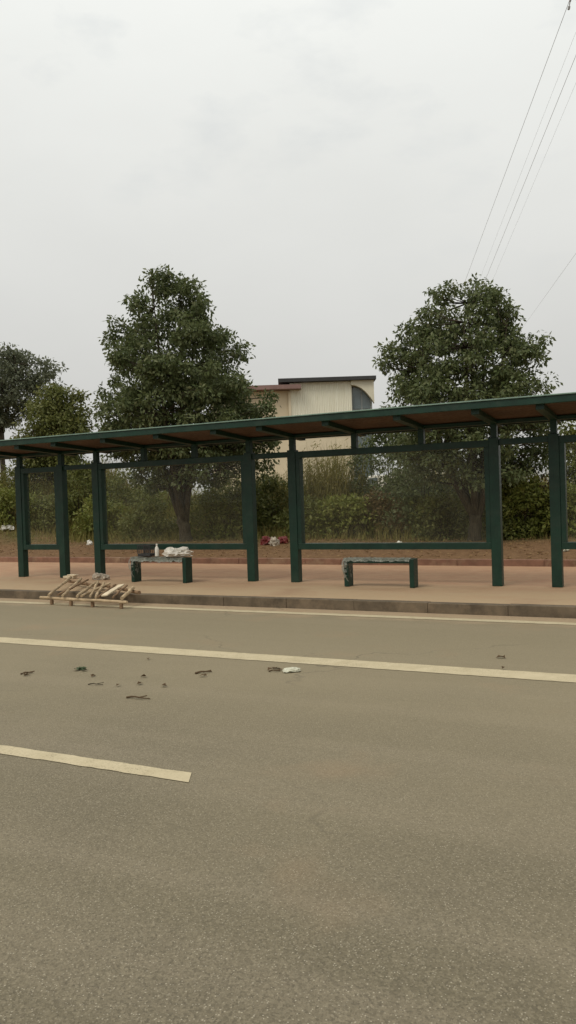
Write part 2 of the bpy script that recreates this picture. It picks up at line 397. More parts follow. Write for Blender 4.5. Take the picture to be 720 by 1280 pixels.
# rails in the open gaps
for a, c in ((1,2),(3,4),(5,6)):
    b = MB(); b.box(PX[a]+PW/2+.001, PX[c]-PW/2-.001, YP-.04, YP+.04, 2.185, 2.275); sbuild(b, 'cross_rail', M['green'])
# glazed display frames
for a, c in ((0,1),(2,3),(4,5),(6,7)):
    x0, x1 = PX[a]+PW/2+.001, PX[c]-PW/2-.001; ya, yb = YP-.06, YP+.085
    st = .07; z0, z1, z2, z3 = .665, .765, 2.165, 2.268
    b = MB(); b.box(x0, x1, ya, yb, z0, z1); b.box(x0, x1, ya, yb, z2, z3)
    b.box(x0, x0+st, ya+.002, yb-.002, z1+.0005, z2-.0005); b.box(x1-st, x1, ya+.002, yb-.002, z1+.0005, z2-.0005)
    fr = sbuild(b, 'panel_frame', M['green'], bevel=.004)
    g = MB(); g.add([(x0+st-.01,YP+.03,z1-.01),(x1-st+.01,YP+.03,z1-.01),(x1-st+.01,YP+.03,z2+.01),(x0+st-.01,YP+.03,z2+.01)], [(0,1,2,3)])
    gl = sbuild(g, 'glass_pane', M['glass'], fr, bevel=0)

# ------------------------------------------------------------------ benches and what lies on them
def bench(xl, xr, y, label):
    root = empty('bench', (0,0,0), label, 'bench', 'low steel benches in front of the shelter')
    root.location = ((xl+xr)/2, y, KZ); W = (xr-xl)/2
    for sgn in (-1, 1):
        b = MB(); b.box(sgn*(W-.036)-.036, sgn*(W-.036)+.036, -.10, .10, -.001, .425); b.build('leg', M['green'], root, .006)
    b = MB(); b.box(-W+.073, W-.073, -.105, .105, .36, .415); b.build('seat', M['green'], root, .006)
    return root
def film_drape(W, label, drop=.085, seed=0, xoff=0):
    rr = random.Random(seed); nu = 54; V = []; F = []
    prof = [(-.19,0),(-.186,1),(-.1,2),(.1,2),(.186,1),(.19,0)]
    hems = [rr.uniform(0, 1) for _ in range(nu+9)]
    for i in range(nu+1):
        u = -W-.005+(2*W-.055)*i/nu
        hem = drop*(.45+.5*(hems[i]*.4+hems[i//3]*.8+hems[i//9]*.6)/1.3)
        for j in range(9):
            if j == 0: y, z = -.122-.012*hems[i]+rr.uniform(-.006,.006), .428-max(.02,hem)
            elif j == 1: y, z = -.118+.008*hems[i+3], .428-max(.012,hem)*.5
            elif j == 2: y, z = -.112, .428
            elif j == 8: y, z = .125, .428-max(.02,hem*.8)
            elif j == 7: y, z = .118, .424
            else: y, z = -.112+(j-2)*.046, .430+rr.uniform(0,.010)
            V.append((u+rr.uniform(-.004,.004), y, z+rr.uniform(-.003,.003)))
    for i in range(nu):
        for j in range(8): F.append((i*9+j, i*9+9+j, i*9+10+j, i*9+j+1))
    b = MB(); b.add(V, F)
    # crumpled sleeve hanging round the left leg
    n = 18; rows = 9; V = []; F = []
    for r in range(rows+1):
        t = r/rows; z = .432-.27*t
        for k in range(n):
            a = 2*math.pi*k/n; ca, sa = math.cos(a), math.sin(a)
            sc = 1/max(abs(ca)/.046, abs(sa)/.112)
            w = 1+.14*rr.uniform(-1,1)+.10*t*math.sin(3*a+seed)
            V.append((-W+.036+ca*sc*w-.012*t, sa*sc*w, z-(.04*math.sin(4*a+seed)+rr.uniform(-.03,.03))*t))
    for r in range(rows):
        for k in range(n):
            if r > 3 and (k*7+r*3+seed) % 5 < 2: continue
            F.append((r*n+k, r*n+(k+1)%n, r*n+n+(k+1)%n, r*n+n+k))
    b.add(V, F)
    # a torn tail
    V = []; F = []
    for i in range(9):
        t = i/8; V += [(-W-.01-.03*math.sin(t*3)+.06*t, -.135-.02*math.sin(t*5), .40-.30*t), (-W+.03-.03*math.sin(t*3+.4)+.05*t, -.140-.015*math.sin(t*4), .41-.33*t)]
    for i in range(8): F.append((2*i, 2*i+1, 2*i+3, 2*i+2))
    b.add(V, F)
    return b
def crumple(rx, ry, rz, seed, n=2, amp=.35):
    bm = bmesh.new(); bmesh.ops.create_icosphere(bm, subdivisions=n+1, radius=1)
    rr = random.Random(seed); ph = [rr.uniform(0, 6) for _ in range(9)]
    for v in bm.verts:
        c = v.co
        d = 1+amp*(math.sin(c.x*3+ph[0])*math.sin(c.y*4+ph[1])+.6*math.sin(c.x*8+ph[2])*math.cos(c.z*7+ph[3]+c.y*6))+rr.uniform(-.5,.5)*amp
        v.co = Vector((c.x*rx*d, c.y*ry*d, max(-.55, c.z*d)*rz))
    zmin = min(v.co.z for v in bm.verts)
    b = MB(); b.add([(v.co.x, v.co.y, v.co.z-zmin) for v in bm.verts], [tuple(v.index for v in f.verts) for f in bm.faces]); bm.free()
    return b
YBN = 11.5
def bx(px, py=718): return atY(px, py, YBN-.1)[0]
l0, l1, r0, r1 = bx(164), bx(232.5), bx(430), bx(517.5)
bl = bench(l0, l1, YBN, 'low green bench holding a bottle and a crumpled white bundle'); br = bench(r0, r1, YBN, 'low green bench with an empty seat wrapped in grey film')
for root, W, sd, lab in ((bl, (l1-l0)/2, 3, 'torn grey plastic film over the bench that carries a bottle'), (br, (r1-r0)/2, 8, 'torn grey plastic film wrapped on the bench with the empty seat')):
    o = film_drape(W, '', (.085 if sd == 3 else .05), sd).build('plastic_film', M['film']); o.location = root.location
    tag(o, lab, 'plastic film', 'plastic films left on the benches')
def on_bench(px): return atY(px, 695, YBN)[0]
zt = KZ+.45
# black wire crate
cx = on_bench(184); root = empty('wire_basket', (cx, YBN, zt), 'black wire basket standing on the bench beside the bottle', 'basket')
b = MB(); b.box(-.13,.13,-.10,.10,0,.045); b.build('tray', M['black'], root, .004)
b = MB()
for i in range(7):
    x = -.125+.25*i/6
    for y in (-.095,.095): b.bar((x,y,.046),(x,y,.19),.014 if i in (0,3,6) else .008,.012)
for y in (-.095,.095): b.bar((-.135,y,.19),(.135,y,.19),.014,.014); b.bar((-.13,y,.12),(.13,y,.12),.008,.008)
for x in (-.13,.13): b.bar((x,-.09,.19),(x,.09,.19),.014,.014)
b.build('wire_sides', M['black'], root)
cx = on_bench(198.5); root = empty('bottle', (cx, YBN-.05, zt), 'white plastic bottle upright on the bench', 'bottle')
b = MB(); b.lathe([(.034,0),(.036,.01),(.036,.12),(.03,.15),(.014,.175),(.014,.19)]); b.build('bottle_body', M['white'], root, smooth=True)
b = MB(); b.lathe([(.017,.188),(.017,.212),(.014,.216)]); b.build('cap', M['white'], root, smooth=True)
cx = on_bench(224)
b = crumple(.23, .15, .085, 5); c2 = crumple(.13, .11, .075, 9); b.add([(p[0]-.12, p[1]-.02, p[2]+.02) for p in c2.v], c2.f)
o = b.build('plastic_bundle', M['bag']); o.location = (cx, YBN, zt); tag(o, 'crumpled white plastic bundle lying on the end of the bench', 'plastic bundle')
# rags at the foot of the third post
p = atZ(131, 723, KZ); b = crumple(.11, .09, .075, 21); c2 = crumple(.07,.07,.06,23); b.add([(q[0]+.14,q[1]+.02,q[2]) for q in c2.v], c2.f)
o = b.build('rag_bundle', M['rag']); o.location = (p[0], YP-.25, KZ); tag(o, 'pale crumpled rag bundle at the foot of a shelter post', 'rag')
p = atZ(80, 724, KZ); b = MB(); b.box(-.14,.10,-.07,.05,0,.05); b.box(-.06,.14,-.05,.06,.0505,.075)
o = b.build('broken_brick', M['wood_pale'], bevel=.01); o.location = (p[0]+.03, YP-.16, KZ); tag(o, 'pale flat slab pieces at the foot of the post left of the timber frame', 'slab')

# timber crate side lying over the kerb
pl = atZ(53, 747, .10); pr = atZ(157, 752.5, .10); ql = atZ(86, 726.5, .19); qr = atZ(171, 740.5, .19)
root = empty('timber_frame', (float(pl[0]+qr[0])/2, 10.2, 0), 'rough timber ladder frame lying across the kerb onto the road', 'timber frame')
ro = Vector(root.location)
def lc(p, dz=0): return Vector((p[0], p[1], p[2]+dz)) - ro
fl, frr, bl_, br_ = lc(pl), lc(pr), lc(ql), lc(qr)
def pole(a, c, r, mat, name, flat=1., seg=7):
    b = MB(); pts = []; rs = []
    for i in range(seg+1):
        t = i/seg; q = a.lerp(c, t); pts.append(q+Vector((random.uniform(-.008,.008), random.uniform(-.008,.008), random.uniform(-.004,.004)))); rs.append(r*.78*random.uniform(.85,1.12))
    b.tube(pts, rs, 8); return b.build(name, M[mat], root, smooth=False)
pole(fl-(frr-fl)*.03, fl.lerp(frr, .62), .033, 'wood', 'front_rail'); pole(fl.lerp(frr, .50)+Vector((0,-.06,.005)), frr+(frr-fl)*.02, .030, 'wood', 'front_rail')
pole(bl_-(br_-bl_)*.02, bl_.lerp(br_, .55), .034, 'wood_dark', 'back_rail'); pole(bl_.lerp(br_, .45)+Vector((0,.06,.01)), br_+(br_-bl_)*.03, .034, 'wood_dark', 'back_rail')
for k, (s_, t_, r_, mt) in enumerate(((.10,.02,.030,'wood'),(.27,.20,.028,'wood'),(.22,.30,.020,'wood_dark'),(.45,.44,.030,'wood'),(.50,.62,.024,'wood'),(.60,.47,.024,'wood'),(.66,.56,.026,'wood'),(.70,.72,.022,'wood_dark'),(.86,.86,.020,'wood_dark'),(.97,.95,.034,'wood'))):
    a = fl.lerp(frr, s_)+Vector((0,0,.058+.004*(k%3))); c = bl_.lerp(br_, t_)+Vector((0,0,.058+.004*(k%3)))
    pole(a+(a-c)*.05, c+(c-a)*.05, r_, mt, 'slat')
a = fl.lerp(frr, .76)+Vector((0,0,.075)); c = bl_.lerp(br_, .80)+Vector((0,0,.075))
b = MB(); b.bar(a, c, .10, .022, .1, jit=.006, seg=5); b.build('slat', M['wood_pale'], root, .005)
for s_ in (.12,.36,.62,.95):
    q = fl.lerp(frr, s_); b = MB(); b.box(q.x-.022, q.x+.022, q.y-.02, q.y+.02, -ro.z+.001, q.z-.025); b.build('block', M['wood_dark'], root, .006)

# ------------------------------------------------------------------ litter
def blob(px, py, Z, rx, ry, rz, name, mat, label, cat, seed, y=None, group=None):
    p = atZ(px, py, Z) if y is None else np.array([atY(px, py, y)[0], y, gz(atY(px, py, y)[0], y)])
    o = crumple(rx, ry, rz, seed).build(name, M[mat]); o.location = tuple(p); o.rotation_euler.z = seed*.7
    return tag(o, label, cat, group)
gl = 'plastic litter along the dirt verge'
blob(8, 662, 0, .24, .16, .11, 'plastic_bag', 'bag', 'large white plastic bag on the dirt left of the shelter', 'plastic bag', 31, 20.0, gl)
blob(112, 684, 0, .08, .07, .08, 'litter_scrap', 'white', 'small white scrap on the dirt behind the timber frame', 'litter', 32, 18.6, gl)
blob(333, 685, 0, .17, .14, .13, 'plastic_bag', 'red', 'red plastic bag dumped behind the gap between middle posts', 'plastic bag', 33, 18.6, gl)
blob(343, 684, 0, .13, .12, .13, 'plastic_bag', 'rag', 'white plastic bag dumped beside the red bag', 'plastic bag', 34, 18.4, gl)
blob(355, 683, 0, .14, .13, .11, 'plastic_bag', 'red', 'dull red bag on the right end of the dumped rubbish', 'plastic bag', 35, 18.9, gl)
blob(499, 689, 0, .07, .06, .06, 'litter_scrap', 'white', 'white scrap on the dirt above the empty bench', 'litter', 36, 17.8, gl)
blob(400, 690, 0, .06, .05, .04, 'litter_scrap', 'white', 'tiny white scrap on the dirt just right of the middle posts', 'litter', 37, 17.8, gl)
blob(677, 704, KZ, .12, .09, .03, 'litter_scrap', 'paper', 'flat white scrap at the back edge of the sidewalk', 'litter', 38, None, gl)
blob(706, 694, 0, .10, .07, .05, 'litter_scrap', 'paper', 'pale scrap on the dirt right of the rightmost post', 'litter', 39, 17.0, gl)
blob(365, 839.5, .003, .075, .05, .022, 'paper_scrap', 'paper', 'crumpled white paper on the road near the solid line', 'paper', 41)
def leaf_bits(pts, name, mat, label, group=None, cat='leaf'):
    """pts: leaves (cx, cy, length, angle)"""
    V = []; F = []
    for (x, y, L, a) in pts:
        k = len(V); ca, sa = math.cos(a), math.sin(a); w = L*.28
        for (u, v, z) in ((-.5,0,.004),(-.15,w/L,.02),(.5,0,.008),(-.1,-w/L,.016),(0,0,.006)):
            V.append((x+(u*ca-v*sa)*L, y+(u*sa+v*ca)*L, z+random.uniform(0,.012)))
        F += [(k,k+4,k+1),(k+1,k+4,k+2),(k+2,k+4,k+3),(k+3,k+4,k)]
    c = np.mean([(p[0], p[1]) for p in pts], axis=0)
    b = MB(); b.add(V, F); return tag(b.build(name, M[mat], origin=(c[0], c[1], 0)), label, cat, group)
def cl(px, py, n, L, sp, seed):
    p = atZ(px, py, 0); rr = random.Random(seed)
    return [(p[0]+rr.uniform(-1,1)*sp, p[1]+rr.uniform(-1,1)*sp*.6, L*rr.uniform(.7,1.2), rr.uniform(0,6.3)) for _ in range(n)]
gr = 'leaves and twigs dropped on the road'
leaf_bits(cl(105,838,9,.075,.07,1), 'leaf_sprig', 'litter_green', 'small heap of green leaves on the road below the timber frame', gr, 'leaves')
leaf_bits(cl(114,846,2,.06,.02,2), 'dead_leaf', 'litter_leaf', 'dark curled leaf on the road just below the green leaves', gr)
leaf_bits(cl(181,847,2,.06,.03,3), 'dead_leaf', 'litter_leaf', 'dead leaf on the road, highest of the small central cluster', gr)
leaf_bits(cl(178,856,2,.055,.03,4), 'dead_leaf', 'litter_leaf', 'dead leaf in the middle of the small central cluster on the road', gr)
leaf_bits(cl(204,859,2,.06,.02,5), 'dead_leaf', 'litter_leaf', 'dead leaf on the road, rightmost of the small central cluster', gr)
leaf_bits(cl(146,858,1,.06,.02,6), 'dead_leaf', 'litter_leaf', 'small leaf on the road right of the pale twig', gr)
leaf_bits(cl(256,846,2,.065,.03,7), 'dead_leaf', 'litter_leaf', 'dark leaf lying under the twig left of the white paper', gr)
leaf_bits(cl(346,838,4,.07,.06,8), 'dead_leaf', 'litter_leaf', 'dark dead leaves touching the white paper on the road', gr, 'leaves')
leaf_bits(cl(630,823,2,.075,.03,9), 'dead_leaf', 'litter_leaf', 'dead leaf beyond the solid line on the right of the road', gr)
leaf_bits(cl(629,837,1,.05,.02,10), 'dead_leaf', 'litter_leaf', 'tiny dead leaf lying on the solid line at the right', gr)
leaf_bits(cl(34,845,2,.065,.02,12), 'dead_leaf', 'litter_leaf', 'dead leaf under the leftmost twig on the road', gr)
leaf_bits(cl(186,825,1,.055,.02,13), 'dead_leaf', 'litter_leaf', 'small dead leaf close to the near side of the solid line', gr)
def twig(px0, py0, px1, py1, r, label, mat='litter_leaf'):
    a = atZ(px0, py0, .012); c = atZ(px1, py1, .012); b = MB(); pts = []
    for i in range(6):
        t = i/5; q = a*(1-t)+c*t; pts.append((q[0], q[1]+.012*math.sin(t*7), .008+.01*math.sin(t*3.1)))
    b.tube(pts, [r*(1-.5*i/5) for i in range(6)], 5)
    q = a*.5+c*.5; b.tube([(q[0],q[1],.012),(q[0]+.05,q[1]+.05,.02)], r*.6, 4)
    return tag(b.build('twig', M[mat], origin=(float(a[0]),float(a[1]),0)), label, 'twig', gr)
twig(26,842,40,840,.009,'short dark twig on the road, leftmost of the dropped twigs')
twig(110,855,128,855.5,.005,'thin pale twig on the road below the green leaves','bark')
twig(158,871,187,873,.008,'long dark twig on the road, nearest to the dashed line')
twig(244,841,264,839,.010,'dark twig on the road left of the white paper')
twig(336,838.5,350,838,.007,'thin dark twig reaching from the dead leaves by the white paper')

# ------------------------------------------------------------------ vegetation
def leaves_at(C, n_per, spread, size, droop=.35, aspect=.5, flat=.8):
    """C (k,3) cluster centres -> leaf quads"""
    k = len(C); n = k*n_per
    c = np.repeat(C, n_per, axis=0)
    d = RNG.normal(size=(n,3)); d /= np.linalg.norm(d, axis=1)[:,None]
    r = RNG.random(n)**.45
    sp = np.repeat(spread if hasattr(spread,'__len__') else np.full(k, spread), n_per)
    p = c + d*(r*sp)[:,None]*np.array([1,1,flat])
    ax = d*.8 + RNG.normal(size=(n,3))*.6; ax[:,2] -= droop*1.6; ax /= np.linalg.norm(ax, axis=1)[:,None]
    nn = RNG.normal(size=(n,3))*.7 + d*.5; nn[:,2] += .7
    s = np.cross(ax, nn); s /= (np.linalg.norm(s, axis=1)[:,None]+1e-9)
    nz = np.cross(s, ax)
    L = size*RNG.uniform(.65,1.25,n)[:,None]; w = L*aspect*.5
    V = np.stack([p, p+ax*L*.45+s*w+nz*L*.08, p+ax*L, p+ax*L*.45-s*w+nz*L*.08], axis=1).reshape(-1,3)
    i = np.arange(n)*4
    F = np.concatenate([np.stack([i,i+1,i+2],1), np.stack([i,i+2,i+3],1)])
    return V, F
RTH = np.array([math.cos(YAW), math.sin(YAW), 0]); FWH = np.array([-math.sin(YAW), math.cos(YAW), 0])
def crown_tree(name, base, prof, trunk_r, leafmat, label, group, n_cl=420, n_per=46, size=.12, spread=.33, seed=1, fork=.30, depth_k=.9, shell=.45, bough=.62, gap=.85, nbk=11, edge=.5):
    """prof: rows (height, left radius, right radius) along the view's right axis"""
    global RNG
    RNG = np.random.default_rng(seed); rr = random.Random(seed)
    base = np.asarray(base, float); root = empty(name, base, label, 'tree', group)
    prof = sorted(prof)
    H = np.array([q[0] for q in prof]); Lf = np.array([q[1] for q in prof]); Rg = np.array([q[2] for q in prof])
    z0, z1 = H.min(), H.max()
    # boughs spread through the silhouette, leaf clusters round each bough: uneven outline, gaps between boughs
    C = []; B = []; tries = 0
    mx = max(Lf.max(), Rg.max()); nb = max(10, int(n_cl/nbk))
    while len(B) < nb and tries < 90000:
        tries += 1
        z = rr.uniform(z0, z1); th = rr.uniform(0, 6.283); u = rr.random()**shell
        l, r_ = np.interp(z, H, Lf), np.interp(z, H, Rg)
        if rr.random() > ((l+r_)/(2*mx))**1.2+.05: continue
        cx_, hw = (r_-l)/2, (r_+l)/2
        br = bough*rr.uniform(.6, 1.25)
        k_ = max(.15, 1-br*.55/max(hw, .3))
        off = RTH*(cx_+hw*k_*math.cos(th)*u) + FWH*(hw*k_*math.sin(th)*u*depth_k)
        c = np.array([0,0,min(z, z1-br*.5)])+off
        if len(B) and min(np.linalg.norm((c-q[0])*np.array([1,1,1.25])) for q in B) < bough*gap*(1 if tries < 30000 else .8): continue
        B.append((c, br))
    per = max(5, int(n_cl*edge/len(B)))
    for (c, br) in B:
        for _ in range(max(4, int(per*(br/bough)**2))):
            d = np.array([rr.gauss(0,1), rr.gauss(0,1), rr.gauss(0,1)]); d /= np.linalg.norm(d)+1e-9
            C.append(c + d*br*(rr.random()**.5)*np.array([1,1,.72]))
    tries = 0; nf = 0; ph = [rr.uniform(0, 6.28) for _ in range(6)]
    while nf < n_cl*(1-edge) and tries < 90000:
        tries += 1
        z = rr.uniform(z0, z1); th = rr.uniform(0, 6.283); u = rr.random()**.5
        l, r_ = np.interp(z, H, Lf), np.interp(z, H, Rg)
        if rr.random() > ((l+r_)/(2*mx))**2+.02: continue
        cx_, hw = (r_-l)/2, max(.05, (r_+l)/2-spread*.8)
        wob = 1-.10*(1+math.sin(3*th+z*1.9+ph[0])*math.sin(2.3*z+ph[1]))-.06*math.sin(7*th+3.1*z+ph[2])
        off = RTH*(cx_+hw*math.cos(th)*u*wob) + FWH*(hw*math.sin(th)*u*depth_k*wob)
        c = np.array([0,0,z])+off
        g_ = math.sin(c[0]*3.1+ph[3])*math.sin(c[1]*2.9+ph[4])*math.sin(c[2]*3.6+ph[5])
        if g_ > .30: continue
        C.append(c); nf += 1
    C = np.array(C)
    # wood: trunk, forked limbs, twigs to clusters
    tb = MB(); zf = z0*fork+.2 if z0 > 1 else 1.0
    ztop = z0+(z1-z0)*.35
    lean = np.array([rr.uniform(-.1,.1), rr.uniform(-.1,.1), 0])
    tp = [(0,0,-.15),(0,0,.05)]; rad = [trunk_r*1.5, trunk_r*1.15]
    for i in range(1, 6):
        t = i/5; tp.append((lean[0]*t+rr.uniform(-.03,.03), lean[1]*t+rr.uniform(-.03,.03), zf*t)); rad.append(trunk_r*(1.05-.12*t))
    tb.tube(tp, rad, 12); tb.build('trunk', M['bark'], root, smooth=True)
    lb = MB(); forks = []
    nl = 7
    for q in range(nl):
        a = q*6.283/nl+rr.uniform(-.3,.3); hgt = z0+(z1-z0)*rr.uniform(.45,.85) if q else z1*.93
        R_ = (np.interp(hgt, H, Lf)+np.interp(hgt, H, Rg))/2*(.55 if q else .05)
        e = RTH*math.cos(a)*R_+FWH*math.sin(a)*R_ ; s0 = np.array(tp[-1])-np.array([0,0,rr.uniform(.05,.3)])
        pts = []; rs = []
        for i in range(9):
            t = i/8; h = s0*(1-t)+(np.array([0,0,hgt])+e)*t; bow = math.sin(t*3.14)*.25*R_
            h = h+np.array([e[0],e[1],0])/(R_+1e-6)*bow*.6+np.array([rr.uniform(-.04,.04),rr.uniform(-.04,.04),0])
            pts.append(h); rs.append(trunk_r*(.5 if q else .55)*(1-t)**.8+.012); forks.append(h) if i > 1 else None
        lb.tube(pts, rs, 8)
    FK = np.array(forks)
    for c in C[::2]:
        dd = np.linalg.norm(FK-c, axis=1)+np.maximum(0, FK[:,2]-c[2])*1.5; j = int(dd.argmin()); a = FK[j]
        mid_ = (a*.5+c*.5)+np.array([rr.uniform(-.08,.08), rr.uniform(-.08,.08), -.06])
        lb.tube([a, mid_, c], [.018,.011,.005], 4)
    lb.build('limbs', M['bark'], root, smooth=True)
    sp = spread*RNG.uniform(.65,1.25,len(C))
    V, F = leaves_at(C, n_per, sp, size)
    np_mesh('crown', V, F, M[leafmat], root)
    return root
def prof_from(rows, cxpx, D, ground):
    """silhouette rows (y, xl, xr) read off the photo, made into heights and radii at depth D"""
    out = []
    for (y, a, c) in rows:
        mid_ = atD((a+c)/2, y, D); cb = atD(cxpx, 640, D)
        out.append((mid_[2]-ground, (cxpx-a)/FPX*D, (c-cxpx)/FPX*D))
    return out
def depth_at(px, Y): return Y/ray(px, 640)[1]
gt = 'street trees in a row behind the shelter'
# tree A
D = depth_at(232, 19.2); p = atD(232, 640, D); g0 = gz(p[0], p[1])
rowsA = [(340,205,219),(352,188,252),(372,168,262),(390,152,272),(412,131,290),(435,121,304),(460,120,318),(485,120,332),(510,114,345),(535,116,350),(560,128,342),(580,140,340),(602,160,340)]
crown_tree('broadleaf_tree', (p[0],p[1],g0), prof_from(rowsA, 226, D, g0), .17, 'leaf', 'tall dark green tree with pointed crown behind the left glass bay', gt, 1500, 38, .128, .25, 3, bough=.36, gap=.8, nbk=16, shell=.16, edge=.5)
# tree B
D = depth_at(592, 19.2); p = atD(592, 640, D); g0 = gz(p[0], p[1])
rowsB = [(358,560,592),(366,542,626),(384,516,640),(410,498,650),(432,476,680),(455,470,690),(480,468,702),(505,468,704),(530,470,704),(555,478,698),(578,490,694),(600,520,684)]
crown_tree('broadleaf_tree', (p[0],p[1],g0), prof_from(rowsB, 588, D, g0), .15, 'leaf', 'round crowned green tree with sky gaps behind the right glass bay', gt, 1250, 34, .112, .21, 5, bough=.32, gap=.8, nbk=16, shell=.16, edge=.5)
gb = 'trees in the background on the left'
D = 40; p = atD(6, 640, D); g0 = gz(p[0], p[1])
rowsC = [(440,-25,50),(451,-60,72),(466,-75,84),(480,-80,88),(495,-78,78),(510,-70,62),(525,-60,44),(538,-40,26)]
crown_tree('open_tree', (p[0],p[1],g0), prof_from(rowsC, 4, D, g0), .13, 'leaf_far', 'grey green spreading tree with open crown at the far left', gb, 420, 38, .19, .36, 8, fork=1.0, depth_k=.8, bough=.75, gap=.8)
D = 31; p = atD(72, 640, D); g0 = gz(p[0], p[1])
rowsD = [(482,84,104),(492,58,116),(506,38,126),(525,30,130),(545,26,130),(570,26,124),(590,28,120)]
crown_tree('small_tree', (p[0],p[1],g0), prof_from(rowsD, 74, D, g0), .12, 'leaf_mid', 'smaller olive tree between the far left tree and the pointed tree', gb, 480, 40, .15, .32, 9, gap=.7, nbk=10)
D = depth_at(715, 21.5); p = atD(722, 640, D); g0 = gz(p[0], p[1])
rowsE = [(520,700,740),(545,680,760),(575,672,775),(605,676,775),(635,690,760)]
crown_tree('small_tree', (p[0],p[1],g0), prof_from(rowsE, 722, D, g0), .08, 'leaf_yel', 'slim yellow green tree behind the rightmost post', gt, 130, 40, .12, .30, 12)

def shrub(px, Y, w, h, mat, label, group, seed, n_cl=60, n_per=44, size=.12, spread=.28, z_lift=0, name='shrub'):
    global RNG
    RNG = np.random.default_rng(seed); rr = random.Random(seed)
    x = atY(px, 640, Y)[0]; g = gz(x, Y); root = empty(name, (x, Y, g), label, 'shrub', group)
    C = []; sb = MB()
    while len(C) < n_cl:
        a = rr.uniform(0, 6.283); u = rr.random()**.5; z = rr.random()
        R_ = w/2*math.sqrt(max(.05, 1-(abs(z-.35)/.72)**2.2))
        C.append((math.cos(a)*u*R_, math.sin(a)*u*R_*.8, h*(.06+.94*z)*(1-.18*u)))
    C = np.array(C)
    for c in C[::4]: sb.tube([(c[0]*.12,c[1]*.12,-.05),(c[0]*.5,c[1]*.5,c[2]*.55),tuple(c)], [.018,.012,.005], 4)
    sb.build('stem', M['bark'], root)
    V, F = leaves_at(C, n_per, spread*RNG.uniform(.7,1.2,len(C)), size, .1)
    np_mesh('foliage', V, F, M[mat], root)
    return root
gs = 'shrubs in the scrub behind the shelter'
shrub(45, 23.5, 3.2, 1.7, 'leaf_mid', 'low olive shrub seen through the narrow left glass panel', gs, 41, 80)
shrub(100, 22.0, 2.4, 2.5, 'leaf_mid', 'tall dark olive shrub in the gap beside the second post', gs, 42, 90)
shrub(160, 22.6, 2.6, 2.3, 'leaf_mid', 'dark bushy shrub at the left side of the left glass bay', gs, 43, 90)
shrub(205, 24.5, 2.8, 2.1, 'leaf_yel', 'yellow olive shrub behind the trunk of the pointed tree', gs, 44, 80)
shrub(285, 23.0, 2.4, 2.0, 'leaf_mid', 'olive shrub at the right side of the left glass bay', gs, 45, 80)
shrub(338, 22.0, 2.0, 1.9, 'leaf_mid', 'dark shrub above the dumped red bags', gs, 46, 80)
shrub(440, 24.0, 2.6, 1.5, 'leaf_mid', 'low shrub to the right of the tall reeds', gs, 47, 70)
shrub(472, 21.0, 1.9, 1.2, 'leaf_red', 'low russet shrub in the middle of the right glass bay', gs, 48, 60)
shrub(528, 20.8, 2.3, 2.7, 'leaf', 'dark glossy shrub left of the trunk in the right glass bay', gs, 49, 95, 38, .12, .26)
shrub(575, 22.5, 2.2, 1.5, 'leaf_yel', 'bushy shrub directly behind the round tree trunk', gs, 50, 70)
shrub(650, 19.8, 1.5, 1.65, 'leaf_yel', 'bright yellow green shrub in the gap between right posts', gs, 51, 80, 50, .11, .24)
shrub(684, 20.4, 1.0, 1.5, 'leaf_red', 'dark russet shrub beside the rightmost post', gs, 52, 70)
shrub(636, 19.7, 1.2, .5, 'leaf_mid', 'low green shrub at the foot of the yellow green shrub', gs, 53, 50)
shrub(712, 19.8, 1.4, 1.3, 'leaf_yel', 'yellow olive shrub right of the rightmost post', gs, 54, 60)

shrub(12, 20.6, 2.2, 1.3, 'leaf_yel', 'yellow olive bush at the far left edge beside the first post', gs, 55, 70)
shrub(60, 21.0, 1.6, 1.2, 'leaf_mid', 'low leafy bush at the right side of the narrow left panel', gs, 56, 50)
shrub(128, 20.8, 1.8, 1.4, 'leaf_yel', 'yellow green bush behind the third post from the left', gs, 57, 60)
shrub(188, 20.4, 1.9, 1.25, 'leaf_mid', 'leafy bush left of the pointed tree trunk, above the bottle', gs, 58, 60)
shrub(268, 20.5, 2.0, 1.5, 'leaf_yel', 'yellow green bush right of the pointed tree trunk', gs, 59, 70)
shrub(308, 21.2, 1.6, 1.7, 'leaf_mid', 'olive bush directly behind the post left of the red bags', gs, 64, 60)
shrub(385, 20.6, 1.7, 1.1, 'leaf_mid', 'low olive bush at the foot of the shorter reeds', gs, 65, 50)
shrub(430, 20.4, 1.9, 1.2, 'leaf_yel', 'yellow olive bush at the foot of the tallest reeds', gs, 66, 60)
shrub(490, 23.2, 2.5, 3.9, 'leaf', 'tall dark tree-like shrub beside the right end of the building', gs, 67, 190)
shrub(556, 20.2, 1.7, 1.2, 'leaf_mid', 'low leafy bush between dark glossy shrub and round tree trunk', gs, 68, 50)
shrub(606, 21.8, 1.3, 1.0, 'leaf_yel', 'leafy bush right of the round tree trunk behind the post', gs, 69, 55)

